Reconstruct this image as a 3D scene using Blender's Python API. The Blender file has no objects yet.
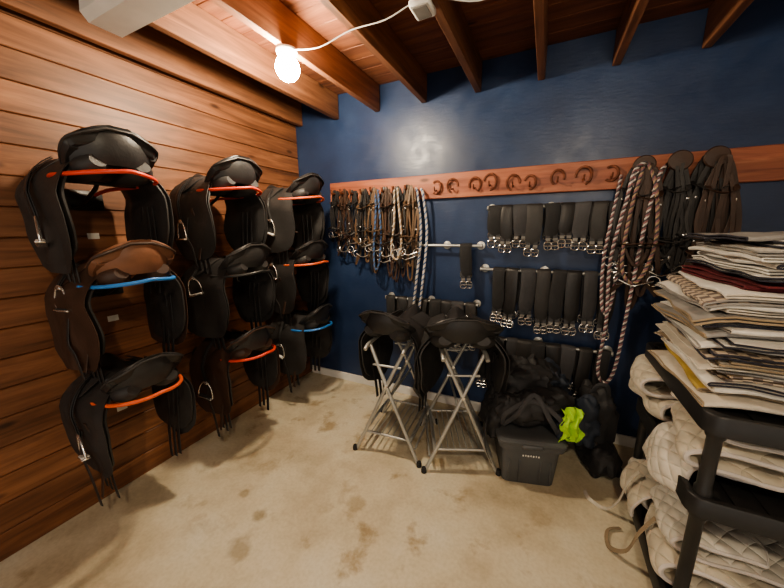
import bpy, bmesh, math, random
from mathutils import Vector, Matrix, noise
V3=Vector
scene=bpy.context.scene
COL=scene.collection
# ------------------------------------------------------------------ materials
def newmat(name):
    m=bpy.data.materials.new(name); m.use_nodes=True
    nt=m.node_tree; b=nt.nodes['Principled BSDF']; return m,nt,b
def N(nt,t,**kw):
    n=nt.nodes.new(t)
    for k,v in kw.items():
        if k in n.inputs.keys(): n.inputs[k].default_value=v
        else: setattr(n,k,v)
    return n
def ramp(nt,stops):
    r=nt.nodes.new('ShaderNodeValToRGB'); e=r.color_ramp.elements
    while len(e)<len(stops): e.new(.5)
    for i,(p,c) in enumerate(stops): e[i].position=p; e[i].color=(*c,1)
    return r
def math_(nt,op,a,b=None):
    n=nt.nodes.new('ShaderNodeMath'); n.operation=op
    for i,v in enumerate((a,b)):
        if v is None: continue
        if isinstance(v,(int,float)): n.inputs[i].default_value=v
        else: nt.links.new(v,n.inputs[i])
    return n.outputs[0]
def simple(name,col,rough=.5,metal=0,var=.25,scale=8,bump=.0,bscale=60,spec=.5,coat=0,sheen=0):
    m,nt,b=newmat(name)
    tc=N(nt,'ShaderNodeTexCoord'); n=N(nt,'ShaderNodeTexNoise',Scale=float(scale),Detail=4.0)
    nt.links.new(tc.outputs['Object'],n.inputs['Vector'])
    r=ramp(nt,[(.3,[c*(1-var) for c in col]),(.7,[min(1,c*(1+var)) for c in col])])
    nt.links.new(n.outputs['Fac'],r.inputs[0]); nt.links.new(r.outputs[0],b.inputs['Base Color'])
    b.inputs['Roughness'].default_value=rough; b.inputs['Metallic'].default_value=metal
    b.inputs['Specular IOR Level'].default_value=spec
    b.inputs['Coat Weight'].default_value=coat; b.inputs['Sheen Weight'].default_value=sheen
    if bump:
        n2=N(nt,'ShaderNodeTexNoise',Scale=float(bscale),Detail=3.0); nt.links.new(tc.outputs['Object'],n2.inputs['Vector'])
        bp=N(nt,'ShaderNodeBump',Strength=bump,Distance=.003); nt.links.new(n2.outputs['Fac'],bp.inputs['Height']); nt.links.new(bp.outputs[0],b.inputs['Normal'])
    return m
def wood(name,axis,dark,mid,light,pitch=None,paxis=2,rough=.45,poff=0.0):
    m,nt,b=newmat(name); L=nt.links.new
    tc=N(nt,'ShaderNodeTexCoord'); mp=N(nt,'ShaderNodeMapping'); L(tc.outputs['Object'],mp.inputs[0])
    sc=[22.,22.,22.]; sc[axis]=1.6; mp.inputs['Scale'].default_value=sc
    vec=mp.outputs[0]; fac=None
    if pitch:
        sp=N(nt,'ShaderNodeSeparateXYZ'); L(tc.outputs['Object'],sp.inputs[0])
        q=math_(nt,'FLOOR',math_(nt,'DIVIDE',math_(nt,'ADD',sp.outputs[paxis],poff),pitch))
        wn=N(nt,'ShaderNodeTexWhiteNoise'); wn.noise_dimensions='1D'; L(q,wn.inputs['W'])
        va=N(nt,'ShaderNodeVectorMath'); va.operation='MULTIPLY_ADD'
        L(wn.outputs['Color'],va.inputs[0]); va.inputs[1].default_value=(30,30,30); L(vec,va.inputs[2]); vec=va.outputs[0]; fac=wn.outputs['Value']
    n=N(nt,'ShaderNodeTexNoise',Scale=1.0,Detail=6.0,Roughness=.6,Distortion=.6); L(vec,n.inputs['Vector'])
    r=ramp(nt,[(.28,dark),(.5,mid),(.75,light)]); L(n.outputs['Fac'],r.inputs[0])
    n2=N(nt,'ShaderNodeTexNoise',Scale=1.3,Detail=3.0); L(tc.outputs['Object'],n2.inputs['Vector'])
    val=math_(nt,'ADD',math_(nt,'MULTIPLY',n2.outputs['Fac'],.8),.56)
    if fac: val=math_(nt,'MULTIPLY',val,math_(nt,'ADD',math_(nt,'MULTIPLY',fac,.35),.80))
    hs=N(nt,'ShaderNodeHueSaturation'); L(r.outputs[0],hs.inputs['Color']); L(val,hs.inputs['Value'])
    mk=N(nt,'ShaderNodeMapping'); L(tc.outputs['Object'],mk.inputs[0]); s2=[7.,7.,7.]; s2[axis]=2.6; mk.inputs['Scale'].default_value=s2
    vo=N(nt,'ShaderNodeTexVoronoi',Scale=1.0); L(mk.outputs[0],vo.inputs['Vector'])
    kr=ramp(nt,[(.05,(.22,.17,.13)),(.13,(1,1,1))]); L(vo.outputs['Distance'],kr.inputs[0])
    mx=N(nt,'ShaderNodeMix'); mx.data_type='RGBA'; mx.blend_type='MULTIPLY'; mx.inputs[0].default_value=.9
    L(hs.outputs[0],mx.inputs[6]); L(kr.outputs[0],mx.inputs[7]); L(mx.outputs[2],b.inputs['Base Color'])
    b.inputs['Roughness'].default_value=rough
    bp=N(nt,'ShaderNodeBump',Strength=.25,Distance=.004); L(n.outputs['Fac'],bp.inputs['Height']); L(bp.outputs[0],b.inputs['Normal'])
    return m
def floor_mat():
    m,nt,b=newmat('concrete_floor'); L=nt.links.new
    tc=N(nt,'ShaderNodeTexCoord')
    n=N(nt,'ShaderNodeTexNoise',Scale=1.5,Detail=10.0,Roughness=.62); L(tc.outputs['Object'],n.inputs['Vector'])
    r=ramp(nt,[(.32,(.42,.35,.24)),(.43,(.58,.50,.36)),(.54,(.70,.63,.48)),(.70,(.76,.72,.60))]); L(n.outputs['Fac'],r.inputs[0])
    n2=N(nt,'ShaderNodeTexNoise',Scale=5.0,Detail=8.0,Roughness=.6,Distortion=.25); L(tc.outputs['Object'],n2.inputs['Vector'])
    r2=ramp(nt,[(.55,(1,1,1)),(.66,(.66,.58,.48))]); L(n2.outputs['Fac'],r2.inputs[0])
    n4=N(nt,'ShaderNodeTexNoise',Scale=.8,Detail=2.0); L(tc.outputs['Object'],n4.inputs['Vector'])
    r4=ramp(nt,[(.42,(0,0,0)),(.56,(1,1,1))]); L(n4.outputs['Fac'],r4.inputs[0])
    n3=N(nt,'ShaderNodeTexNoise',Scale=60.0,Detail=5.0); L(tc.outputs['Object'],n3.inputs['Vector'])
    r3=ramp(nt,[(.3,(.88,.87,.84)),(.6,(1,1,1))]); L(n3.outputs['Fac'],r3.inputs[0])
    a=N(nt,'ShaderNodeMix'); a.data_type='RGBA'; a.blend_type='MULTIPLY'; L(r4.outputs[0],a.inputs[0]); L(r.outputs[0],a.inputs[6]); L(r2.outputs[0],a.inputs[7])
    c=N(nt,'ShaderNodeMix'); c.data_type='RGBA'; c.blend_type='MULTIPLY'; c.inputs[0].default_value=.8; L(a.outputs[2],c.inputs[6]); L(r3.outputs[0],c.inputs[7])
    prev=c.outputs[2]
    for (sx,sy,sr,sd) in ((.98,-1.72,.055,.66),(.92,-1.55,.035,.7),(1.02,-1.98,.045,.72),(1.36,-1.25,.05,.75),(.72,-1.48,.03,.72)):
        sub=N(nt,'ShaderNodeVectorMath'); sub.operation='SUBTRACT'; L(tc.outputs['Object'],sub.inputs[0]); sub.inputs[1].default_value=(sx,sy,0)
        nz=N(nt,'ShaderNodeTexNoise',Scale=14.0,Detail=3.0); L(tc.outputs['Object'],nz.inputs['Vector'])
        ln=N(nt,'ShaderNodeVectorMath'); ln.operation='LENGTH'; L(sub.outputs[0],ln.inputs[0])
        dd=math_(nt,'ADD',math_(nt,'DIVIDE',ln.outputs['Value'],sr),math_(nt,'MULTIPLY',nz.outputs['Fac'],1.8))
        rr=ramp(nt,[(.66,(sd,sd*.94,sd*.85)),(.92,(1,1,1))]); L(math_(nt,'MULTIPLY',dd,.42),rr.inputs[0])
        e=N(nt,'ShaderNodeMix'); e.data_type='RGBA'; e.blend_type='MULTIPLY'; e.inputs[0].default_value=1; L(prev,e.inputs[6]); L(rr.outputs[0],e.inputs[7]); prev=e.outputs[2]
    L(prev,b.inputs['Base Color']); b.inputs['Roughness'].default_value=.6
    bp=N(nt,'ShaderNodeBump',Strength=.12,Distance=.004); L(n3.outputs['Fac'],bp.inputs['Height']); L(bp.outputs[0],b.inputs['Normal'])
    return m
def blue_mat():
    m,nt,b=newmat('navy_paint'); L=nt.links.new
    tc=N(nt,'ShaderNodeTexCoord')
    n=N(nt,'ShaderNodeTexNoise',Scale=2.2,Detail=6.0,Roughness=.6); L(tc.outputs['Object'],n.inputs['Vector'])
    r=ramp(nt,[(.3,(.017,.032,.080)),(.55,(.025,.047,.112)),(.75,(.040,.070,.15))]); L(n.outputs['Fac'],r.inputs[0]); L(r.outputs[0],b.inputs['Base Color'])
    rr=ramp(nt,[(.3,(.3,.3,.3)),(.7,(.48,.48,.48))]); n4=N(nt,'ShaderNodeTexNoise',Scale=9.0,Detail=5.0); L(tc.outputs['Object'],n4.inputs['Vector']); L(n4.outputs['Fac'],rr.inputs[0]); L(rr.outputs[0],b.inputs['Roughness'])
    mp=N(nt,'ShaderNodeMapping'); mp.inputs['Scale'].default_value=(14,14,60); L(tc.outputs['Object'],mp.inputs[0])
    n2=N(nt,'ShaderNodeTexNoise',Scale=1.0,Detail=5.0); L(mp.outputs[0],n2.inputs['Vector'])
    bp=N(nt,'ShaderNodeBump',Strength=.3,Distance=.003); L(n2.outputs['Fac'],bp.inputs['Height']); L(bp.outputs[0],b.inputs['Normal'])
    return m
def quilt(name,col,k=32.,var=.2):
    m,nt,b=newmat(name); L=nt.links.new
    tc=N(nt,'ShaderNodeTexCoord'); sp=N(nt,'ShaderNodeSeparateXYZ'); L(tc.outputs['Object'],sp.inputs[0])
    u=math_(nt,'ADD',sp.outputs[0],sp.outputs[2]); v=sp.outputs[1]
    a=math_(nt,'ABSOLUTE',math_(nt,'SINE',math_(nt,'MULTIPLY',math_(nt,'ADD',u,v),k)))
    c=math_(nt,'ABSOLUTE',math_(nt,'SINE',math_(nt,'MULTIPLY',math_(nt,'SUBTRACT',u,v),k)))
    h=math_(nt,'POWER',math_(nt,'MULTIPLY',a,c),.5)
    bp=N(nt,'ShaderNodeBump',Strength=.8,Distance=.010); L(h,bp.inputs['Height']); L(bp.outputs[0],b.inputs['Normal'])
    n=N(nt,'ShaderNodeTexNoise',Scale=9.0,Detail=5.0); L(tc.outputs['Object'],n.inputs['Vector'])
    r=ramp(nt,[(.3,[x*(1-var*1.5) for x in col]),(.6,col)]); L(n.outputs['Fac'],r.inputs[0]); L(r.outputs[0],b.inputs['Base Color'])
    b.inputs['Roughness'].default_value=.9; b.inputs['Sheen Weight'].default_value=.3
    return m
def plaid(name):
    m,nt,b=newmat(name); L=nt.links.new
    tc=N(nt,'ShaderNodeTexCoord'); ch=N(nt,'ShaderNodeTexChecker',Scale=40.0); L(tc.outputs['Object'],ch.inputs[0])
    ch.inputs[1].default_value=(.5,.42,.33,1); ch.inputs[2].default_value=(.16,.13,.12,1); L(ch.outputs[0],b.inputs['Base Color']); b.inputs['Roughness'].default_value=.9
    return m
def emis(name,col,s):
    m,nt,b=newmat(name); b.inputs['Emission Color'].default_value=(*col,1); b.inputs['Emission Strength'].default_value=s; b.inputs['Base Color'].default_value=(1,1,1,1); return m
M={}
M['blk']=simple('black_leather',(.026,.025,.026),.44,bump=.25,bscale=90)
M['blk2']=simple('worn_black_leather',(.034,.032,.032),.55,bump=.3,bscale=70)
M['brn']=simple('brown_leather',(.18,.08,.045),.48,bump=.25,bscale=80)
M['dbrn']=simple('dark_brown_leather',(.055,.030,.021),.5,bump=.25,bscale=80)
M['tbrn']=simple('tan_leather',(.12,.072,.042),.55,bump=.25,bscale=80)
M['flc']=simple('black_felt',(.028,.028,.030),.85,bump=.2,bscale=120)
M['steel']=simple('stainless_steel',(.80,.79,.77),.25,.9,var=.08)
M['galv']=simple('galvanised_tube',(.50,.50,.48),.42,.65,var=.15)
M['redr']=simple('red_coated_rack',(.68,.07,.04),.4,var=.1)
M['blur']=simple('blue_coated_rack',(.04,.20,.55),.4,var=.1)
M['orgr']=simple('orange_coated_rack',(.72,.13,.05),.4,var=.1)
M['blkr']=simple('black_coated_rack',(.03,.03,.03),.35,var=.1)
M['wht']=simple('white_plastic',(.78,.77,.74),.5,var=.06)
M['tag']=simple('paper_tag',(.8,.78,.74),.7,var=.05)
M['elas']=simple('elastic_webbing',(.055,.055,.06),.8,bump=.3,bscale=200)
M['rust']=simple('rusty_iron',(.16,.055,.03),.7,.3,var=.5,scale=30,bump=.4,bscale=100)
M['rw']=simple('white_rope',(.58,.54,.51),.85,var=.15)
M['rb']=simple('blue_rope',(.07,.14,.30),.85)
M['rp']=simple('maroon_rope',(.26,.13,.14),.85)
M['rk']=simple('dark_rope',(.08,.07,.08),.85)
M['rtan']=simple('tan_rope',(.38,.28,.18),.85)
M['bin']=simple('grey_plastic',(.095,.10,.105),.5,var=.12,bump=.1,bscale=150)
M['shelf']=simple('black_moulded_plastic',(.022,.022,.023),.42,bump=.1,bscale=160)
M['nyl']=simple('black_nylon',(.028,.028,.030),.62,bump=.5,bscale=45)
M['gnyl']=simple('navy_nylon',(.03,.04,.06),.6,bump=.5,bscale=45)
M['hiv']=simple('hi_vis_fabric',(.38,.66,.06),.7,var=.1)
M['pw']=simple('white_pad_cotton',(.70,.68,.63),.92,var=.1,scale=14,bump=.5,bscale=120,sheen=.2)
M['pc']=simple('cream_pad_cotton',(.60,.55,.47),.92,var=.14,scale=14,bump=.5,bscale=120,sheen=.2)
M['pg']=simple('grey_pad_cotton',(.30,.29,.28),.92,var=.2,scale=14,bump=.3,bscale=120)
M['pm']=simple('maroon_pad_cotton',(.12,.02,.026),.9,var=.2,bump=.3,bscale=120)
M['pn']=simple('navy_pad_cotton',(.03,.03,.045),.9,bump=.3,bscale=120)
M['pt']=simple('tan_pad_cotton',(.32,.25,.17),.9,bump=.3,bscale=120)
M['py']=simple('mustard_pad_cotton',(.46,.33,.09),.9,bump=.3,bscale=120)
M['pp']=plaid('plaid_pad_cotton')
M['q']=quilt('quilted_cream',(.62,.56,.45))
M['q2']=quilt('quilted_white',(.68,.64,.56),40.)
M['mg']=simple('grey_melange',(.22,.21,.20),.8)
# ------------------------------------------------------------------ mesh builder
def catmull(p,n=6,closed=False):
    p=[V3(a) for a in p]; m=len(p); out=[]
    rng=range(m) if closed else range(m-1)
    for i in rng:
        if closed: a,b,c,d=p[(i-1)%m],p[i],p[(i+1)%m],p[(i+2)%m]
        else: a,b,c,d=p[max(i-1,0)],p[i],p[i+1],p[min(i+2,m-1)]
        for k in range(n):
            t=k/n; out.append(.5*((2*b)+(c-a)*t+(2*a-5*b+4*c-d)*t*t+(3*b-3*c+d-a)*t**3))
    if not closed: out.append(p[-1])
    return out
class MB:
    def __init__(s): s.V=[];s.F=[];s.FM=[];s.mats=[];s.T=Matrix.Identity(4)
    def mi(s,m):
        m=M[m] if isinstance(m,str) else m
        if m not in s.mats: s.mats.append(m)
        return s.mats.index(m)
    def add(s,vs,fs,m):
        o=len(s.V); s.V+=[s.T@V3(v) for v in vs]; k=s.mi(m)
        for f in fs: s.F.append([o+i for i in f]); s.FM.append(k)
    def grid(s,P,m,cu=False,cv=False,cap=False):
        nu=len(P);nv=len(P[0]);vs=[p for r in P for p in r];fs=[]
        for i in range(nu if cu else nu-1):
            for j in range(nv if cv else nv-1):
                a=i*nv+j;b=((i+1)%nu)*nv+j;c=((i+1)%nu)*nv+(j+1)%nv;d=i*nv+(j+1)%nv; fs.append((a,b,c,d))
        if cap: fs.append(tuple(range(nv-1,-1,-1))); fs.append(tuple((nu-1)*nv+j for j in range(nv)))
        s.add(vs,fs,m)
    def sheet(s,P,t,m):
        nu=len(P);nv=len(P[0]);A=[];B=[]
        for i in range(nu):
            ra=[];rb=[]
            for j in range(nv):
                du=V3(P[min(i+1,nu-1)][j])-V3(P[max(i-1,0)][j]); dv=V3(P[i][min(j+1,nv-1)])-V3(P[i][max(j-1,0)])
                n=du.cross(dv); n=n.normalized() if n.length>1e-9 else V3((0,0,1))
                e=1.0 if (0<i<nu-1 and 0<j<nv-1) else .55
                ra.append(V3(P[i][j])+n*t*.5*e); rb.append(V3(P[i][j])-n*t*.5*e)
            A.append(ra);B.append(rb)
        vs=[p for r in A for p in r]+[p for r in B for p in r]; o=nu*nv; fs=[]
        for i in range(nu-1):
            for j in range(nv-1):
                a=i*nv+j;b=a+nv;c=b+1;d=a+1; fs.append((a,b,c,d)); fs.append((o+a,o+d,o+c,o+b))
        for i in range(nu-1):
            a=i*nv;b=a+nv; fs.append((a,o+a,o+b,b)); a+=nv-1;b+=nv-1; fs.append((a,b,o+b,o+a))
        for j in range(nv-1):
            a=j;b=j+1; fs.append((a,b,o+b,o+a)); a+=(nu-1)*nv;b+=(nu-1)*nv; fs.append((a,o+a,o+b,b))
        s.add(vs,fs,m)
    def tube(s,pts,r,m,seg=8,closed=False,rz=None,hint=None):
        pts=[V3(p) for p in pts]; n=len(pts); P=[]; nr=None
        for i in range(n):
            if closed: t=pts[(i+1)%n]-pts[(i-1)%n]
            else: t=pts[min(i+1,n-1)]-pts[max(i-1,0)]
            t.normalize()
            if hint is not None: nr=V3(hint)
            elif nr is None: nr=V3((0,0,1)) if abs(t.z)<.9 else V3((1,0,0))
            nr=(nr-t*nr.dot(t))
            if nr.length<1e-5: nr=t.orthogonal()
            nr.normalize(); bi=t.cross(nr)
            ra=r[i] if isinstance(r,(list,tuple)) else r; rb=(rz[i] if isinstance(rz,(list,tuple)) else rz) if rz is not None else ra
            P.append([pts[i]+bi*ra*math.cos(2*math.pi*k/seg)+nr*rb*math.sin(2*math.pi*k/seg) for k in range(seg)])
        s.grid(P,m,cu=closed,cv=True,cap=not closed)
    def ribbon(s,pts,w,t,m,hint=(0,-1,0),closed=False):
        pts=[V3(p) for p in pts]; n=len(pts);P=[];nr=None
        for i in range(n):
            tg=(pts[(i+1)%n]-pts[(i-1)%n]) if closed else pts[min(i+1,n-1)]-pts[max(i-1,0)]
            tg.normalize(); h=V3(hint(pts[i])) if callable(hint) else V3(hint)
            q=h-tg*h.dot(tg)
            if q.length<.15: q=(nr-tg*nr.dot(tg)) if nr is not None else tg.orthogonal()
            q.normalize(); nr=q; b=tg.cross(q)*w/2; c=q*t/2; e=b*.86; 
            P.append([pts[i]-b,pts[i]-e+c,pts[i]+e+c,pts[i]+b,pts[i]+e-c,pts[i]-e-c])
        s.grid(P,m,cu=closed,cv=True,cap=not closed)
    def box(s,c,d,m,R=None,bev=0):
        x,y,z=[a/2 for a in d]; c=V3(c)
        if bev:
            b=min(bev,x*.9,y*.9,z*.9); P=[]
            for zz,k in ((-z,b),(-z+b,0),(z-b,0),(z,b)):
                ring=[(x-k,y-b-0),(x-b,y-k),(-x+b,y-k),(-x+k,y-b),(-x+k,-y+b),(-x+b,-y+k),(x-b,-y+k),(x-k,-y+b)]
                P.append([V3((a,q,zz)) for a,q in ring])
            P=[[c+(R@p if R else p) for p in r] for r in P]; s.grid(P,m,cv=True,cap=True); return
        v=[V3((i,j,k)) for k in (-z,z) for i,j in ((-x,-y),(x,-y),(x,y),(-x,y))]
        v=[c+(R@p if R else p) for p in v]
        s.add(v,[(0,3,2,1),(4,5,6,7),(0,1,5,4),(1,2,6,5),(2,3,7,6),(3,0,4,7)],m)
    def lathe(s,prof,c,m,axis='Z',seg=20):
        P=[]
        for r,h in prof:
            row=[]
            for k in range(seg):
                a=2*math.pi*k/seg; p=(r*math.cos(a),r*math.sin(a),h)
                if axis=='Y': p=(p[0],p[2],p[1])
                if axis=='X': p=(p[2],p[0],p[1])
                row.append(V3(c)+V3(p))
            P.append(row)
        s.grid(P,m,cv=True,cap=True)
    def blob(s,c,r,m,e=.7,amp=.02,fs=5,seed=0,nu=28,nv=48,R=None):
        P=[]; sg=lambda a,p: math.copysign(abs(a)**p,a)
        for i in range(nu+1):
            ph=-math.pi/2+math.pi*i/nu*.998+.003; row=[]
            for j in range(nv):
                th=2*math.pi*j/nv
                p=V3((r[0]*sg(math.cos(ph),e)*sg(math.cos(th),e),r[1]*sg(math.cos(ph),e)*sg(math.sin(th),e),r[2]*sg(math.sin(ph),e)))
                d=p.normalized() if p.length else p
                f=noise.noise(p*fs+V3((seed*7.1,seed*3.3,0)))*amp+ (abs(noise.noise(p*fs*2.3+V3((seed,0,9))))-.2)*amp*.9
                p=p+d*f
                if R: p=R@p
                row.append(V3(c)+p)
            P.append(row)
        s.grid(P,m,cv=True,cap=True)
    def finish(s,name,loc=(0,0,0),rz=0,smooth=True,scale=(1,1,1)):
        me=bpy.data.meshes.new(name); me.from_pydata([(v.x*scale[0],v.y*scale[1],v.z*scale[2]) for v in s.V],[],s.F)
        for m in s.mats: me.materials.append(m)
        me.polygons.foreach_set('material_index',s.FM)
        bm=bmesh.new(); bm.from_mesh(me); bmesh.ops.recalc_face_normals(bm,faces=bm.faces)
        if smooth:
            for f in bm.faces: f.smooth=len(f.verts)<=4
            for e in bm.edges:
                if len(e.link_faces)==2 and e.calc_face_angle(0)>math.radians(48): e.smooth=False
        bm.to_mesh(me); bm.free()
        return place(name,me,loc,rz)
def place(name,me,loc=(0,0,0),rz=0):
    o=bpy.data.objects.new(name,me); COL.objects.link(o); o.location=loc; o.rotation_euler=(0,0,rz); return o
rnd=random.Random(11)
# ------------------------------------------------------------------ room shell
RX=4.1; YF=-4.6
wallw=wood('plank_wall_wood',1,(.080,.031,.015),(.185,.075,.035),(.31,.138,.068),pitch=.139,paxis=2,rough=.50)
joistw=wood('joist_wood',1,(.09,.037,.018),(.20,.083,.040),(.31,.14,.07),pitch=.41,paxis=0,rough=.6)
deckw=wood('deck_wood',0,(.10,.034,.018),(.21,.075,.036),(.30,.125,.06),pitch=.14,paxis=1,rough=.7)
boardw=wood('rail_board_wood',0,(.18,.05,.03),(.33,.11,.06),(.45,.18,.10),rough=.5)
mb=MB(); mb.box((RX/2-.05,YF/2+.05,-.05),(RX+.3,-YF+.3,.1),floor_mat()); mb.finish('floor',smooth=False)
mb=MB(); mb.box((RX/2-.05,.05,1.37),(RX+.3,.1,2.74),blue_mat()); mb.finish('wall_back',smooth=False)
mb=MB(); mb.box((RX+.05,YF/2,1.36),(.1,-YF,2.72),'wht'); mb.finish('wall_right',smooth=False)
mb=MB(); mb.box((-.066,YF/2,1.36),(.1,-YF,2.72),wallw)
z=0
while z<2.7:
    h=min(.139,2.7-z); mb.box((-.01,YF/2,z+h/2),(.02,-YF,h-.003),wallw,bev=.004); z+=.139
mb.finish('wall_left',smooth=False)
mb=MB()
y=0
while y>YF: mb.box((RX/2,y-.069,2.71),(RX,.136,.02),deckw,bev=.003); y-=.139
mb.box((RX/2,YF/2+.05,2.73),(RX+.3,-YF+.3,.02),deckw)
mb.finish('ceiling',smooth=False)
for i in range(10):
    mb=MB(); mb.box((.07+.41*i,YF/2-.002,2.60),(.042,-YF-.01,.195),joistw,bev=.003); mb.finish('ceiling_joist',smooth=False)
mb=MB(); mb.box((RX/2,-.011,.04),(RX-.02,.02,.08),'wht',bev=.004); mb.finish('baseboard_back',smooth=False)
mb=MB(); mb.box(((.38+RX)/2,-.0165,1.875),(RX-.38-.01,.03,.185),boardw,bev=.004); mb.finish('bridle_rail_board',smooth=False)
# ------------------------------------------------------------------ saddle
def fmap(side,x,d,off=0):
    R=.20+off; t0=math.radians(17); t=t0+d/.20; tm=math.radians(80)
    if t<tm: return V3((x,side*R*math.sin(t),-.145+R*math.cos(t)))
    e=(t-tm)*.20
    return V3((x,side*(R*math.sin(tm)-e*.06),-.145+R*math.cos(tm)-e))
def lerp_tab(tab,d):
    for a,b in zip(tab,tab[1:]):
        if d<=b[0]:
            k=(d-a[0])/(b[0]-a[0]); return [a[i]+(b[i]-a[i])*k for i in range(1,len(a))]
    return list(tab[-1][1:])
def saddle_mesh(seed,seat='blk',flap='blk2',irons='down',strapdrop=.0,sides=(1,-1)):
    r=random.Random(seed); mb=MB()
    st=[(.232,.020,.066,.02),(.222,.036,.094,.04),(.19,.050,.104,.06),(.13,.062,.078,.062),(.06,.082,.052,.052),(-.02,.118,.042,.044),(-.09,.150,.060,.034),(-.15,.168,.096,.034),(-.195,.166,.134,.040),(-.225,.146,.156,.046),(-.243,.106,.165,.036),(-.250,.045,.165,.012)]
    pts=catmull([(a,b,c) for a,b,c,d in st],3); dr=catmull([(d,0,0) for a,b,c,d in st],3)
    P=[]
    for p,d in zip(pts,dr):
        x,w,h=p; row=[]
        for k in range(15):
            s=-1+2*k/14; row.append(V3((x,w*s,h-d.x*abs(s)**2.0+.008*math.exp(-((abs(s)-.8)/.25)**2))))
        ze=h-d.x
        bx=x if x>-.2 else x+.012
        row+= [V3((bx,w*1.0,ze-.012)),V3((bx,w*.93,ze-.034)),V3((bx,w*.5,ze-.034)),V3((bx,0,ze-.024)),V3((bx,-w*.5,ze-.034)),V3((bx,-w*.93,ze-.034)),V3((bx,-w*1.0,ze-.012))]
        P.append(row)
    mb.grid(P,seat,cv=True,cap=True)
    edge=[];e2=[]
    for p,d in zip(pts,dr):
        if p.x<.0: edge.append(V3((p.x,p.y,p.z-d.x-.004))); e2.append(V3((p.x,-p.y,p.z-d.x-.004)))
    mb.tube(edge+e2[::-1],.006,flap,seg=6)
    P=[]
    for k in range(17):
        s=-1+2*k/16; y=.156*s; xb=-.243+.085*abs(s)**2.4; row=[]
        for j in range(6):
            q=j/5; row.append(V3((xb+.018*q*q-.006*math.sin(q*3.1),y*(1-.10*q),(.142-.050*abs(s)**2)*(1-q)+(.010)*q)))
        P.append(row)
    mb.sheet(P,.012,seat)
    for sd in (1,-1):
        c=[(.21,.052,.012),(.14,.070,.0),(.05,.078,-.012),(-.05,.084,-.014),(-.13,.088,-.006),(-.18,.086,.008),(-.222,.082,.022)]
        ry=[.022,.036,.042,.050,.058,.056,.030]; rz=[.026,.036,.038,.042,.048,.046,.026]
        cc=catmull([(a,sd*b,d) for a,b,d in c],3); rr=catmull([(a,b,0) for a,b in zip(ry,rz)],3)
        mb.tube(cc,[q.x for q in rr],flap,seg=14,rz=[q.y for q in rr],hint=(0,0,1))
    out=[(0,-.11,.17),(.1,-.14,.20),(.2,-.165,.232),(.3,-.175,.248),(.4,-.17,.245),(.48,-.145,.222),(.53,-.10,.18),(.56,-.03,.11)]
    for sd in (1,-1):
        for off,sc,mt in ((.012,1,flap),(-.004,.93,'blk2')):
            P=[]; curl=r.uniform(-.01,.035); ph=r.uniform(0,6)
            for i in range(20):
                d=.56*(i/19)**.93*sc; a,b=lerp_tab(out,d/sc); row=[]
                for j in range(12):
                    x=(a+(b-a)*j/11)*(.96 if sc<1 else 1); w=.016*noise.noise(V3((x*9,d*7,seed+sd*3)))+curl*(d/.56)**2*(j/11)+.010*math.sin(x*16+ph)*(d/.56)**1.5
                    row.append(fmap(sd,x,d,off+w+(.018*math.exp(-((x-.2)/.05)**2)*math.sin(min(1,d/.4)*math.pi) if sc<1 else 0)))
                P.append(row)
            mb.sheet(P,.006 if sc==1 else .014,mt)
        P=[]
        for i in range(8):
            d=.005+.15*i/7; hw=.085*math.sqrt(max(.05,1-(i/7)**2.6)); P.append([fmap(sd,.085+hw*(-1+2*j/8),d,.021) for j in range(9)])
        mb.sheet(P,.005,flap)
        for bx in (-.045,.0,.045):
            L=.66+r.uniform(0,.06); mb.ribbon([fmap(sd,bx+.01*math.sin(d*8+seed),d,-.012) for d in [.25+(L-.25)*q/9 for q in range(10)]],.026,.004,'blk',hint=(0,sd,.1))
        if sd in sides:
            x0=.075; dl=.30 if irons=='down' else .17
            dl+=r.uniform(-.03,.03); lean=r.uniform(-.05,.03)
            for k,o in ((0,.030),(1,.036)):
                mb.ribbon([fmap(sd,x0+lean*q/8+.004*k,.05+(dl-.05)*q/8,o) for q in range(9)],.026,.004,'blk',hint=(0,sd,.2))
            p=fmap(sd,x0+lean,dl,.034); S=Matrix.Translation(p)@Matrix.Rotation(r.uniform(-.35,.35),4,'Z')@Matrix.Rotation(r.uniform(-.3,.3),4,'Y'); old=mb.T; mb.T=old@S
            arch=catmull([(-.056,0,-.112),(-.058,0,-.086),(-.045,0,-.043),(-.022,0,-.012),(0,0,0),(.022,0,-.012),(.045,0,-.043),(.058,0,-.086),(.056,0,-.112)],4)
            mb.tube(arch,.005,'steel',seg=8); mb.box((0,0,-.012),(.036,.012,.018),'steel',bev=.004)
            mb.box((0,0,-.116),(.12,.036,.010),'steel',bev=.004); mb.box((0,0,-.1095),(.095,.03,.008),'wht' if seed%2 else 'flc',bev=.003)
            mb.T=old
            if strapdrop and sd==sides[0]:
                L=strapdrop; a=fmap(sd,x0-.04,.30,.02)
                mb.ribbon(catmull([a,a+V3((.01,sd*.015,-.12)),a+V3((-.02,sd*.01,-L*.6)),a+V3((-.03,0,-L))],6),.024,.004,'blk',hint=(0,sd,.2))
                mb.ribbon(catmull([a+V3((-.05,0,.05)),a+V3((-.06,-sd*.03,-.12)),a+V3((-.07,-sd*.02,-L*.5)),a+V3((-.06,0,-L*.85))],6),.022,.004,'dbrn',hint=(0,sd,.2))
    for sd in (1,-1): mb.box((.175,sd*.055,.045),(.02,.006,.016),'steel',bev=.002)
    return mb
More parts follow.
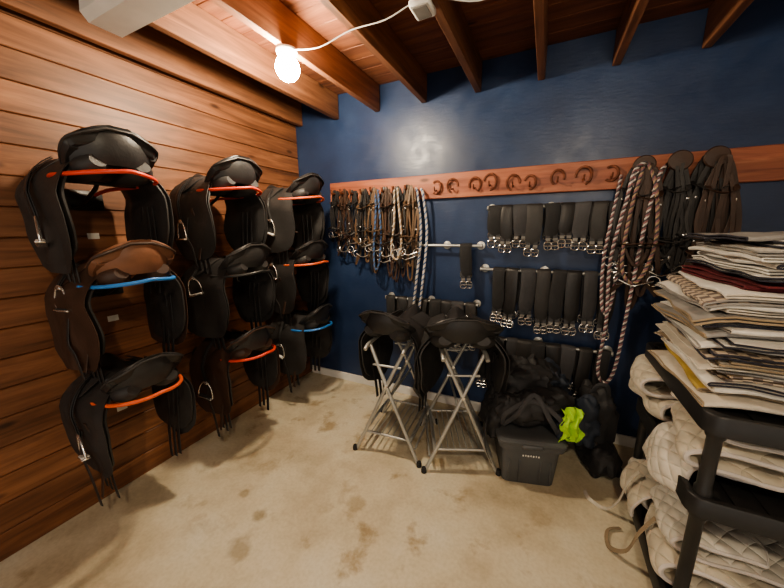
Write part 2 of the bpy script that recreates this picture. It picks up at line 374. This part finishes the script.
def rack(color):
    mb=MB()
    arc=[(.37+.235*math.cos(a),.180*math.sin(a),-.004-.022*abs(math.sin(a))) for a in [math.radians(-90+180*k/16) for k in range(17)]]
    p=catmull([(.012,-.10,-.06),(.12,-.115,-.04),(.26,-.150,-.034)]+arc+[(.26,.150,-.034),(.12,.115,-.04),(.012,.10,-.06)],3)
    mb.tube(p,.009,color,seg=10)
    mb.box((.008,0,-.09),(.012,.26,.10),'blkr',bev=.003)
    mb.tube(catmull([(.012,0,-.13),(.12,0,-.115),(.25,0,-.065),(.30,0,-.035)],4),.009,'blkr',seg=8)
    mb.tube([(.30,-.155,-.032),(.30,.155,-.032)],.008,'blkr',seg=8)
    return mb
cols=[-1.73,-1.10,-.46]; rows=[1.83,1.36,.81]
colr={(0,0):'redr',(0,1):'blur',(0,2):'orgr',(1,0):'redr',(1,1):'blkr',(1,2):'redr',(2,0):'orgr',(2,1):'orgr',(2,2):'blur'}
for c in range(3):
    for q in range(3):
        sd=c*3+q
        seat='brn' if (c,q)==(0,1) else ('blk2' if (c,q)==(1,1) else 'blk')
        fl='dbrn' if (c,q) in ((0,1),(1,2)) else 'blk2'
        mb=saddle_mesh(sd+1,seat,fl,'down' if sd%3!=1 else 'up',.42 if q==2 else (.30 if (c+q)%2 else 0),sides=(1,-1))
        z=rows[q]+(.0,-.04,-.04)[c]*(1 if q else 0)-.012; yy=cols[c]+rnd.uniform(-.015,.015)-(.03 if (c,q)==(0,2) else 0)
        mb.finish('saddle',(.315,yy,z),math.pi+rnd.uniform(-.09,.09))
        rack(colr[(c,q)]).finish('saddle_rack',(0,yy,z-.012))
        mb=MB(); mb.box((.003,0,0),(.004,.05,.032),'tag'); mb.finish('name_tag',(0,yy+.06,z-.29),smooth=False)
# ------------------------------------------------------------------ folding stands + saddles
def stand(name,loc,rz):
    mb=MB(); W=.22; H=.80
    for y in (-.22,.22):
        for s in (1,-1):
            mb.tube(catmull([(s*W*1.08,y+ (.03 if y>0 else -.03),.012),(s*W*.95,y+(.02 if y>0 else -.02),.05),(0,y,.52),(-s*.10,y*.9,.74),(-s*.13,y*.85,H)],5),.0125,'galv',seg=10)
            mb.lathe([(.017,0),(.018,.02),(.014,.035)],(s*W*1.08,y+(.03 if y>0 else -.03),0),'flc',seg=12)
        mb.tube([(-.17,y,.15),(.17,y,.15)],.009,'galv')
        mb.lathe([(.012,-.02),(.012,.02)],(0,y,.52),'steel',axis='Y',seg=10)
    for s in (1,-1):
        mb.tube(catmull([(s*.13,-.26,H-.02),(s*.13,-.2,H),(s*.13,0,H+.003),(s*.13,.2,H),(s*.13,.26,H-.02)],4),.0135,'galv',seg=10)
        mb.tube([(s*.17,-.22,.15),(s*.17,.22,.15)],.009,'galv'); mb.tube([(s*.20,-.22,.10),(s*.20,.22,.10)],.008,'galv')
        mb.tube([(s*.03,-.22,.46),(s*.03,.22,.46)],.008,'galv')
    for k in range(9):
        x=-.16+.04*k; mb.tube([(x,-.22,.155),(x,.22,.155)],.004,'galv',seg=6)
    mb.tube([(-.10,-.21,.66),(.10,-.21,.66)],.008,'galv'); mb.tube([(-.10,.21,.66),(.10,.21,.66)],.008,'galv')
    mb.finish(name,loc,rz)
stand('folding_saddle_stand',(1.335,-.60,0),.08)
stand('folding_saddle_stand',(1.76,-.54,0),.40)
for loc,rz,sd,sc in (((1.335,-.56,.87),-.10,21,(1.12,1.15,1.05)),((1.755,-.52,.87),.36,22,(1.14,1.36,1.08))):
    mb=saddle_mesh(sd,'blk','blk2','up',0,sides=()); mb.finish('saddle',loc,rz+math.pi/2,scale=sc)
# ------------------------------------------------------------------ rods and girths
def rod(x0,x1,z,y=-.075):
    mb=MB(); mb.tube([(x0,y,z),(x1,y,z)],.011,'galv',seg=12)
    for x in (x0+.02,(x0+x1)/2,x1-.02):
        mb.tube([(x,-.005,z),(x,y,z)],.009,'galv'); mb.lathe([(.032,-.0005),(.032,-.007),(.014,-.012)],(x,0,z),'galv',axis='Y')
    for x in (x0,x1): mb.lathe([(.006,-.006),(.017,-.004),(.017,.004),(.006,.006)],(x,y,z),'galv',axis='X',seg=14)
    mb.finish('girth_rod')
def girth_mesh(seed,L):
    r=random.Random(seed); mb=MB(); w=.090+r.uniform(-.014,.012); m=['flc','blk','elas','blk2'][seed%4]
    for sg,ln in ((-1,L),(1,L-.03-r.uniform(0,.05))):
        y=.021*sg; P=[]
        k=14
        for i in range(k+1):
            q=i/k
            if q<.2: a=q/.2*math.pi/2; yy=y*math.sin(a)*1.0; zz=.016*math.cos(a)
            else: yy=y*(1+.5*math.sin((q-.2)*4)); zz=-(q-.2)/.8*(ln-.10)
            ww=w*(1.0 if q<.8 else 1-.25*(q-.8)/.2)
            P.append([V3((ww*(-.5+j/6)+.004*math.sin(q*6+seed),yy+sg*.004*math.cos((j/6-.5)*3),zz)) for j in range(7)])
        mb.sheet(P,.013,m)
        zb=-(ln-.10)
        if seed%3==0 and sg<0: mb.box((0,y*1.35-.009,zb*.45),(w*.5,.003,.05),'mg')
        for sx in (-1,1):
            x=sx*w*.24
            mb.ribbon([(x,y*1.3,zb+.03),(x,y*1.4,zb),(x,y*1.4,zb-.045)],.030,.005,'elas')
            zc=zb-.055; fr=[(x-.019,y*1.45,zc-.022),(x+.019,y*1.45,zc-.022),(x+.019,y*1.45,zc+.022),(x-.019,y*1.45,zc+.022)]
            mb.tube(catmull(fr,3,True),.0038,'steel',seg=6,closed=True); mb.tube([(x-.018,y*1.45,zc),(x+.018,y*1.45,zc)],.005,'steel',seg=6); mb.tube([(x,y*1.45-.003,zc+.004),(x,y*1.6-.003*sg,zc-.02)],.002,'steel',seg=5)
            if sg<0: mb.box((x,y*1.4-.004,zb-.012),(.028,.002,.018),'mg')
    return mb
def girths(x0,x1,n,z,L,seed):
    r=random.Random(seed)
    for i in range(n):
        mb=girth_mesh(seed*20+i,L+r.uniform(-.04,.05)); x=x0+(x1-x0)*i/(n-1)+r.uniform(-.006,.006) if n>1 else x0
        o=mb.finish('girth',(x,-.075,z),r.uniform(-.22,.22)); o.rotation_euler[1]=r.uniform(-.04,.04)
rod(1.83,2.66,1.69); girths(1.88,2.615,9,1.69,.33,1)
rod(1.22,1.80,1.415); girths(1.68,1.68,1,1.415,.30,2)
rod(1.80,2.68,1.24); girths(1.94,2.625,8,1.24,.43,3)
rod(.98,1.79,.95); girths(1.04,1.74,8,.95,.38,4)
rod(1.78,2.70,.70); girths(1.86,2.64,9,.70,.42,5)
# ------------------------------------------------------------------ bridles
def bridle(seed,x,z,S=1.0,color='blk',hook=True,y0=-.055,reins=.5):
    r=random.Random(seed); mb=MB(); J=lambda a=.012: r.uniform(-a,a)
    w=.016*S
    if hook: 
        mb.lathe([(.028,-.0005),(.030,.008),(.020,.014)],(0,-.033-.014,0),'blk',axis='Y',seg=14)
        mb.tube(catmull([(0,-.04,0),(0,-.08,-.005),(0,-.12,.0),(0,-.13,.03)],3),.010,'rust')
    y=y0-.02
    yy=lambda: y+J(.02)
    dz=J(.03)
    for sx in (-1,1):
        p=[(0,y,.014),(sx*.022,y,.0),(sx*.038*S,y,-.08*S),(sx*(.05+J(.014))*S,y-.01,-.2*S),(sx*(.055+J())*S,y-.02,-.36*S+dz)]
        mb.ribbon(catmull(p,5),w,.004,color)
        p=[(0,y+.015,.012),(sx*.018,y+.015,0),(sx*.03*S+J(),y+.012,-.12*S),(sx*.03*S+J(),y+.01,-.33*S-J(.03))]
        mb.ribbon(catmull(p,5),w*.8,.004,color)
        c=V3((sx*.055*S,y-.02,-.39*S+dz)); a=r.uniform(-.9,.9)
        mb.tube([c+V3((math.cos(t)*.030*math.cos(a),math.cos(t)*.030*math.sin(a),math.sin(t)*.030)) for t in [2*math.pi*k/16 for k in range(16)]],.0032,'steel',seg=6,closed=True)
        mb.box((sx*.046*S,y-.014,-.26*S),(.018,.006,.014),'steel',bev=.002)
        mb.box((sx*.040*S,y-.006,-.12*S),(.018,.006,.014),'steel',bev=.002)
    mb.tube(catmull([(-.055*S,y-.02,-.39*S+dz),(-.02,y-.03,-.41*S+dz),(.02,y-.03,-.405*S+dz),(.055*S,y-.02,-.39*S+dz)],4),.0055,'steel',seg=8)
    mb.ribbon(catmull([(-.036*S,y,-.07*S),(-.03*S,y-.045,-.09*S),(0,y-.06,-.10*S),(.03*S,y-.045,-.09*S),(.036*S,y,-.07*S)],5),w,.004,color,hint=(0,0.2,1))
    zc=-.27*S+J(.04); mb.ribbon(catmull([(-.05*S,y,zc),(-.055*S,y-.05,zc-.02),(0,y-.085,zc-.035-J(.03)),(.055*S,y-.05,zc-.02),(.05*S,y,zc),(.02,y+.012,zc-.02),(-.02,y+.012,zc-.02)],4,True),w*1.15,.006,color,hint=(0,.2,1),closed=True)
    mb.ribbon(catmull([(-.03,y+.005,-.02),(-.06*S+J(),y-.02,-.2*S),(-.02+J(.03),y-.03,-.34*S),(.03,y-.02,-.30*S),(.045*S,y,-.12*S),(.02,y,-.01)],5),w*.7,.0035,color)
    for k in range(2):
        L=reins*r.uniform(.8,1.2); a=J(.04)
        mb.ribbon(catmull([(.05*S*(1-2*k),y-.02,-.40*S+dz),(.07*S*(1-2*k)+J(),yy(),-.46*S),(J(.04),yy(),-.30*S),(J(.03),y-.01,-.02),(0,y,.016),(J(.04),yy(),-.15),(a,yy(),-L*.6),(a+.015,yy(),-L),(a+.045,yy(),-L-.03),(a+.06,yy(),-L*.8),(a+.03,yy(),-.2),(.01,y,.012)],5),w*.8,.0035,color)
    mb.finish('bridle',(x,0,z))
bx=[.47,.565,.665,.77,.87,.98,1.08,1.19]
for i,x in enumerate(bx):
    bridle(30+i,x,1.865+rnd.uniform(-.01,.01),S=[.95,1.2,1.0,1.35,1.1,1.45,1.2,1.4][i],color=['blk','dbrn','blk','tbrn','blk2','blk','dbrn','blk2'][i],reins=.46+.14*(i>=3))
    if i>=3: bridle(60+i,x+.035,1.855,S=1.1+.1*(i%3),color=['blk','tbrn','dbrn'][i%3],hook=False,y0=-.085,reins=.60)
for i,(x,z) in enumerate(((2.71,1.875),(2.87,1.885),(3.02,1.89))):
    for k in range(3 if i!=1 else 2): bridle(80+i*4+k,x+.03*(k-1),z-.01*k,S=1.35+.1*k,color=['blk','blk2','dbrn'][k],hook=False,y0=-.10-.03*k,reins=.60+.06*k)
    mb=MB(); mb.lathe([(.02,-.031),(.028,-.05),(.028,-.14),(.052,-.145),(.056,-.152),(.05,-.160),(.01,-.162)],(0,0,0),'dbrn',axis='Y',seg=24)
    mb.finish('bridle_bracket',(x,0,z+.02))
for i,x in enumerate((1.42,1.55,1.72,1.83,1.99,2.10,2.27,2.42,2.57)):
    mb=MB(); a0=rnd.uniform(-1.6,1.0); sc=rnd.uniform(.8,1.05)
    p=[]
    for k in range(19):
        a=math.radians(-40+260*k/18); p.append((.043*sc*math.cos(a+a0),-.036-(.02*max(0,math.sin(a)-.2)),.052*sc*math.sin(a+a0)))
    mb.tube(p,.008,'rust',seg=8,rz=.005,hint=(0,-1,0)); mb.tube(catmull([(0,-.031,-.02),(0,-.06,-.03),(0,-.085,-.025),(0,-.095,.0)],3),.005,'rust',seg=7)
    mb.finish('horseshoe_hook',(x,0,1.87+rnd.uniform(-.015,.01)))
def rope(name,pts,cols,r=.006,turn=.06,n=14):
    mb=MB(); p=catmull(pts,n); L=0; acc=[0]
    for a,b in zip(p,p[1:]): L+=(b-a).length; acc.append(L)
    K=int(L/.008); q=[];j=0
    for i in range(K+1):
        s=L*i/K
        while j<len(acc)-2 and acc[j+1]<s: j+=1
        t=(s-acc[j])/max(1e-6,acc[j+1]-acc[j]); q.append(p[j].lerp(p[j+1],min(1,t)))
    nn=len(cols)
    for c,m in enumerate(cols):
        out=[];nr=V3((0,-1,.1))
        for i,a in enumerate(q):
            t=(q[min(i+1,K)]-q[max(i-1,0)]).normalized(); nr=(nr-t*nr.dot(t)).normalized(); b=t.cross(nr); an=2*math.pi*(L*i/K/turn+c/nn)
            out.append(a+(nr*math.cos(an)+b*math.sin(an))*r*.85)
        mb.tube(out,r,m,seg=6)
    mb.finish(name)
rope('lead_rope',[(1.30,-.06,1.86),(1.33,-.09,1.80),(1.36,-.08,1.5),(1.34,-.12,1.1),(1.30,-.13,.75),(1.27,-.12,.67),(1.25,-.12,.78),(1.29,-.12,1.15),(1.32,-.11,1.5),(1.28,-.08,1.8),(1.25,-.05,1.87)],['rw','rb','rw'],.0065,.045)
rope('lead_rope',[(.93,-.10,1.87),(.95,-.13,1.78),(.97,-.14,1.5),(.95,-.15,1.25),(.91,-.15,1.22),(.90,-.14,1.4),(.92,-.13,1.7),(.90,-.10,1.86)],['rb','rk','rb'],.0055,.045)
rope('lead_rope',[(1.12,-.12,1.87),(1.14,-.15,1.75),(1.17,-.16,1.45),(1.13,-.17,1.30),(1.08,-.17,1.38),(1.10,-.15,1.6),(1.09,-.12,1.86)],['rw','rtan','rtan'],.005,.045)
rope('lead_rope',[(2.80,-.17,1.88),(2.77,-.20,1.80),(2.74,-.20,1.5),(2.72,-.2,1.0),(2.70,-.2,.65),(2.66,-.2,.54),(2.61,-.2,.62),(2.62,-.2,.95),(2.60,-.2,1.35),(2.64,-.2,1.7),(2.66,-.19,1.86),(2.71,-.17,1.91)],['rp','rk','rw'],.0062,.04)
rope('lead_rope',[(2.72,-.18,1.90),(2.77,-.21,1.75),(2.80,-.22,1.45),(2.74,-.22,1.22),(2.66,-.22,1.30),(2.66,-.22,1.6),(2.70,-.18,1.88)],['rk','rtan','rp'],.006,.04)
rope('lead_rope',[(2.62,-.06,1.86),(2.60,-.12,1.7),(2.57,-.16,1.35),(2.59,-.17,1.05),(2.63,-.17,1.02),(2.65,-.16,1.3),(2.66,-.14,1.7),(2.69,-.16,1.9)],['rw','rk','rp'],.006,.04)
# ------------------------------------------------------------------ bin, bags
mb=MB(); P=[]
def rring(x,y,z,c=.04):
    o=[]
    for sx,sy,a0 in ((1,1,0),(-1,1,90),(-1,-1,180),(1,-1,270)):
        for k in range(5):
            a=math.radians(a0+22.5*k); o.append(V3((sx*(x-c)+c*math.cos(a),sy*(y-c)+c*math.sin(a),z)))
    return o
for x,y,z in ((.145,.19,.0),(.155,.20,.01),(.172,.218,.30),(.19,.235,.302),(.192,.237,.335),(.175,.22,.337),(.165,.21,.30),(.14,.18,.03)): P.append(rring(x,y,z))
mb.grid(P,'bin',cv=True,cap=True)
P=[rring(*a) for a in ((.196,.241,.335),(.20,.245,.34),(.20,.245,.362),(.18,.225,.372))]; mb.grid(P,'bin',cv=True,cap=True)
for k in (0,1,3,4): mb.box((-.12+.06*k,-.211,.12),(.010,.010,.18),'bin',bev=.004)
mb.box((0,-.243,.335),(.12,.02,.03),'bin',bev=.006)
for k,(w) in enumerate((.012,.010,.014,.009,.012,.008,.011)): mb.box((-.045+.015*k,-.2215,.25+.002*(k%2)),(w*.7,.004,.011),'wht')
mb.finish('storage_tote',(2.20,-.50,0),.26,scale=(.97,.97,.86))
mb=MB()
mb.blob((0,0,.11),(.24,.22,.12),'nyl',e=.75,amp=.06,fs=7,seed=3)
mb.blob((.0,.07,.23),(.17,.14,.10),'nyl',e=.85,amp=.06,fs=9,seed=5)
mb.blob((-.21,-.04,-.01),(.055,.17,.15),'nyl',e=.85,amp=.045,fs=9,seed=8)
mb.blob((.20,-.08,.03),(.06,.14,.12),'gnyl',e=.85,amp=.05,fs=10,seed=18)
mb.blob((.12,.10,.19),(.12,.14,.10),'gnyl',e=.85,amp=.055,fs=10,seed=9)
mb.blob((-.06,-.16,.13),(.14,.07,.08),'nyl',e=.8,amp=.04,fs=11,seed=12)
for s in (-1,1): mb.ribbon(catmull([(-.16,-.19,.0),(-.12+.03*s,-.25,.12),(0,-.22,.22+.02*s),(.12-.03*s,-.25,.11),(.15,-.21,.0)],6),.028,.004,'elas',hint=(0,-1,.3))
mb.ribbon(catmull([(-.22,-.1,.1),(-.26,-.20,0),(-.26,-.24,-.13),(-.22,-.24,-.24)],6),.025,.004,'elas',hint=(-1,-.3,0))
mb.finish('duffel_bag',(2.20,-.44,.345),.2)
mb=MB(); P=[]
for i in range(16):
    P.append([V3((-.05+.11*j/9+.014*math.sin(i*.7),-.04*math.sin(i/15*2.6)-.014*math.sin(j*1.6+i*.5),.10-.20*i/15+.03*noise.noise(V3((i*.3,j*.3,2))))) for j in range(10)])
mb.sheet(P,.008,'hiv'); mb.finish('hi_vis_vest',(2.435,-.60,.42),.4)
mb=MB()
mb.blob((0,0,.25),(.10,.12,.26),'nyl',e=.7,amp=.05,fs=8,seed=13); mb.blob((.02,-.08,.10),(.10,.16,.10),'nyl',e=.75,amp=.05,fs=8,seed=14); mb.blob((-.08,-.10,.30),(.08,.08,.16),'gnyl',e=.8,amp=.05,fs=9,seed=15)
mb.ribbon(catmull([(-.05,-.06,.48),(-.03,-.09,.56),(.02,-.09,.56),(.05,-.06,.48)],5),.028,.004,'elas')
mb.finish('boot_bag',(2.61,-.25,.015),.2)
# ------------------------------------------------------------------ shelf
SX0,SX1,SY0,SY1=2.75,3.62,-1.26,-.50
mb=MB()
def tier(zt):
    cx=(SX0+SX1)/2;cy=(SY0+SY1)/2;hx=(SX1-SX0)/2;hy=(SY1-SY0)/2
    P=[]
    for dx,z in ((.03,zt-.075),(.0,zt-.07),(-.0,zt-.006),(.004,zt),(.022,zt),(.028,zt-.018)):
        P.append([V3((cx,cy,0))+p for p in rring(hx-dx,hy-dx,z,.05)])
    mb.grid(P,'shelf',cv=True,cap=True)
    for k in range(10): mb.box((SX0+.06+k*.083,cy,zt-.016),(.03,SY1-SY0-.08,.008),'shelf')
for zt in (.95,.635,.14): tier(zt)
for x in (SX0+.045,SX1-.045):
    for y in (SY0+.045,SY1-.045):
        for a,b in ((.0,.07),(.14,.565),(.635,.88)): mb.lathe([(.026,a),(.026,a+.02),(.021,a+.03),(.021,b-.03),(.027,b-.02),(.027,b)],(x,y,0),'shelf',seg=18)
mb.finish('plastic_shelving_unit')
def folded(mb,cx,cy,z,lx,ly,th,gap,ang,seed,m,bind,sag=0.0,amp=.006):
    r=random.Random(seed); path=[]; n=12
    for i in range(n): path.append((lx/2-lx*i/(n-1)*.97,0))
    R=(th+gap)/2
    for k in range(1,6): a=math.pi*k/6; path.append((-lx/2*.97-R*math.sin(a)*1.0,R-R*math.cos(a)))
    l2=lx*r.uniform(.90,1.0)
    for i in range(n): path.append((-lx/2*.97+l2*i/(n-1),2*R))
    c,s=math.cos(ang),math.sin(ang); P=[]
    for (u,w) in path:
        row=[]
        for j in range(15):
            v=-ly/2+ly*j/14
            uu=u+.018*noise.noise(V3((v*6,seed,w*30))); vv=v*(1+.04*noise.noise(V3((u*5,seed+4,w*60))))
            x=cx+uu*c-vv*s; y=cy+uu*s+vv*c
            over=max(0,SX0+.03-x); zz=z+th/2+w+amp*noise.noise(V3((x*8,y*8,seed*.21)))-over*sag*1.0
            row.append(V3((x,y,zz)))
        P.append(row)
    mb.sheet(P,th,m)
    if bind:
        for j in (0,14): mb.tube([P[i][j] for i in range(len(P))],th*.42,bind,seg=6)
        mb.tube([p for p in P[0]],th*.42,bind,seg=6); mb.tube([p for p in P[-1]],th*.42,bind,seg=6)
mb=MB(); z=.962
seq=[('pc','pt'),('py','pt'),('pw','pc'),('pw','pn'),('pt','pp'),('pw','pg'),('pc','pc'),('pc','pt'),('pp','pn'),('pw','pg'),('pw','pn'),('pg','pt'),('pw','pw'),('pw','pn'),('pg','pt'),('pc','pc'),('pw','pg'),('pp','pg'),('pw','pc'),('pm','pm'),('pm','pm'),('pw','pn'),('pg','pw'),('pw','pn'),('pw','pw'),('pc','pg'),('pw','pn'),('pg','pn')]
for i,(a,b) in enumerate(seq):
    th=.0074+.0008*(i%3); gap=.0018
    lx=.56-.002*i+rnd.uniform(-.05,.03); ly=.58+rnd.uniform(-.05,.03)
    if i>18: lx-=.06; ly-=.03
    cx=3.03+(.04 if i>18 else 0)+(.02 if i<5 else 0)+rnd.uniform(-.03,.03); cy=-.90+rnd.uniform(-.025,.025)
    ang=rnd.choice([0,math.pi/2,math.pi,math.pi])+rnd.uniform(-.10,.10)
    folded(mb,cx,cy,z,lx,ly,th,gap,ang,i+1,a,b,sag=.25,amp=.012)
    z+=2*th+gap+.0018
mb.finish('saddle_pad_stack')
mb=MB(); z=.955
for i in range(13):
    a,b=seq[(i*5+3)%len(seq)]; folded(mb,3.50,-.90,z,.22,.56,.013,.003,math.pi+rnd.uniform(-.04,.04),50+i,a,b); z+=.031
mb.finish('saddle_pad_stack')
def drape(name,path,y0,y1,th,m,seed,bind='rw',n=22):
    mb=MB(); p=catmull([(a,0,b) for a,b in path],6); P=[]
    for i,a in enumerate(p):
        row=[]
        for j in range(n+1):
            v=j/n; y=y0+(y1-y0)*v
            k=noise.noise(V3((a.x*6,y*7,seed+a.z*5)))*.034
            row.append(V3((a.x+k+.02*math.sin(y*9+seed),y+.02*noise.noise(V3((a.x*6,a.z*6,seed))),a.z+k*.6)))
        P.append(row)
    mb.sheet(P,th,m)
    for j in (0,n): mb.tube([r[j] for r in P],th*.32,bind,seg=6)
    for i in (0,len(P)-1): mb.tube(P[i],th*.32,bind,seg=6)
    mb.finish(name)
z2=.66
drape('quilted_saddle_pad',[(3.30,z2+.01),(3.0,z2+.01),(2.78,z2+.01),(2.74,z2+.05),(2.78,z2+.10),(3.0,z2+.09),(3.3,z2+.08)],-.84,-.52,.030,'q',3)
drape('quilted_saddle_pad',[(3.30,z2+.13),(2.95,z2+.14),(2.76,z2+.13),(2.71,z2+.17),(2.77,z2+.205),(3.0,z2+.18),(3.3,z2+.17)],-.80,-.50,.028,'q',5)
drape('quilted_saddle_pad',[(3.35,z2+.015),(3.0,z2+.02),(2.79,z2+.02),(2.745,z2-.05),(2.735,z2-.12)],-1.14,-.86,.026,'q2',7)
drape('quilted_saddle_pad',[(3.40,z2+.05),(3.05,z2+.06),(2.82,z2+.055),(2.765,z2+.09),(2.82,z2+.125),(3.1,z2+.12),(3.4,z2+.11)],-1.20,-.86,.030,'q',9)
drape('quilted_saddle_pad',[(3.42,z2+.155),(3.1,z2+.165),(2.86,z2+.16),(2.80,z2+.185),(2.86,z2+.21),(3.1,z2+.20)],-1.19,-.88,.024,'q2',12)
z3=.165
drape('quilted_saddle_pad',[(3.35,z3+.01),(3.0,z3+.01),(2.82,z3+.015),(2.77,z3+.06),(2.82,z3+.10),(3.05,z3+.09),(3.35,z3+.08)],-1.18,-.84,.030,'q',21)
drape('quilted_saddle_pad',[(3.35,z3+.13),(3.0,z3+.14),(2.84,z3+.13),(2.78,z3+.16),(2.84,z3+.20),(3.05,z3+.19)],-1.14,-.85,.028,'q2',22)
drape('quilted_saddle_pad',[(3.30,z3+.01),(2.95,z3+.015),(2.82,z3+.01),(2.78,z3+.05),(2.81,z3+.10),(3.0,z3+.09)],-.80,-.54,.028,'q2',23)
drape('quilted_saddle_pad',[(3.30,z3+.13),(2.95,z3+.14),(2.80,z3+.13),(2.75,z3+.06),(2.745,z3+.0)],-.86,-.60,.024,'q',24)
mb=MB()
mb.ribbon(catmull([(2.76,-1.0,.30),(2.71,-1.02,.22),(2.68,-1.0,.08),(2.63,-.94,.012),(2.64,-.84,.010),(2.70,-.80,.012)],7),.022,.004,'pt',hint=(-.6,0,.6))
mb.ribbon(catmull([(2.75,-.76,.34),(2.71,-.76,.26),(2.69,-.74,.12),(2.65,-.70,.015),(2.58,-.66,.010),(2.56,-.60,.010)],7),.022,.004,'pc',hint=(-.6,0,.6))
mb.finish('pad_strap')
# ------------------------------------------------------------------ ceiling fixtures
mb=MB()
P=[[V3((x,y,z)) for y,z in ((-.08,0),(-.085,-.045),(-.06,-.075),(.06,-.075),(.085,-.045),(.08,0))] for x in (0,1.2)]
mb.grid(P,'wht',cv=True,cap=True)
mb.finish('fluorescent_light_fixture',(.40,-1.635,2.50),smooth=False)
warm=(1,.84,.61)
def bulb(loc,s,r=.058):
    mb=MB(); mb.lathe([(.055,.080),(.058,.07),(.05,.055),(.032,.050),(.030,.04)],(0,0,0),'wht')
    prof=[(.028,.045)]+[(r*math.sin(a),r*math.cos(a)-.01) for a in [math.radians(25+150*k/12) for k in range(13)]]+[(.003,-r-.01)]
    mb.lathe(prof,(0,0,0),emis('lit_bulb_glass',warm,s),seg=28)
    mb.finish('ceiling_light_bulb',loc)
bulb((.89,-1.04,2.422),430,.064)
bulb((2.53,-2.95,2.422),400)
mb=MB(); mb.tube(catmull([(.93,-1.04,2.492),(1.1,-1.03,2.47),(1.3,-1.04,2.492),(1.5,-1.06,2.475),(1.70,-1.08,2.492),(1.9,-1.0,2.47),(2.12,-.98,2.492),(2.4,-1.0,2.46),(2.94,-1.02,2.492)],6),.003,'wht',seg=8); mb.finish('ceiling_cable')
mb=MB(); mb.box((0,0,0),(.09,.11,.03),'wht',bev=.006); mb.box((0,0,-.017),(.06,.08,.006),'mg'); mb.finish('junction_box',(1.67,-1.04,2.485))
# ------------------------------------------------------------------ world, camera
w=bpy.data.worlds.new('world'); scene.world=w; w.use_nodes=True
w.node_tree.nodes['Background'].inputs[0].default_value=(1,.92,.82,1); w.node_tree.nodes['Background'].inputs[1].default_value=.7
cam=bpy.data.cameras.new('camera'); co=bpy.data.objects.new('camera',cam); COL.objects.link(co)
cam.sensor_width=36; cam.lens=312/784*36; cam.clip_start=.02
R=Matrix.Rotation(math.radians(26),4,'Z')@Matrix.Rotation(math.radians(90-11.8),4,'X')@Matrix.Rotation(math.radians(-.6),4,'Z')
co.matrix_world=Matrix.Translation((2.23,-2.52,1.55))@R
scene.camera=co
scene.view_settings.view_transform='AgX'
scene.view_settings.look='AgX - Medium High Contrast'
scene.view_settings.exposure=.5
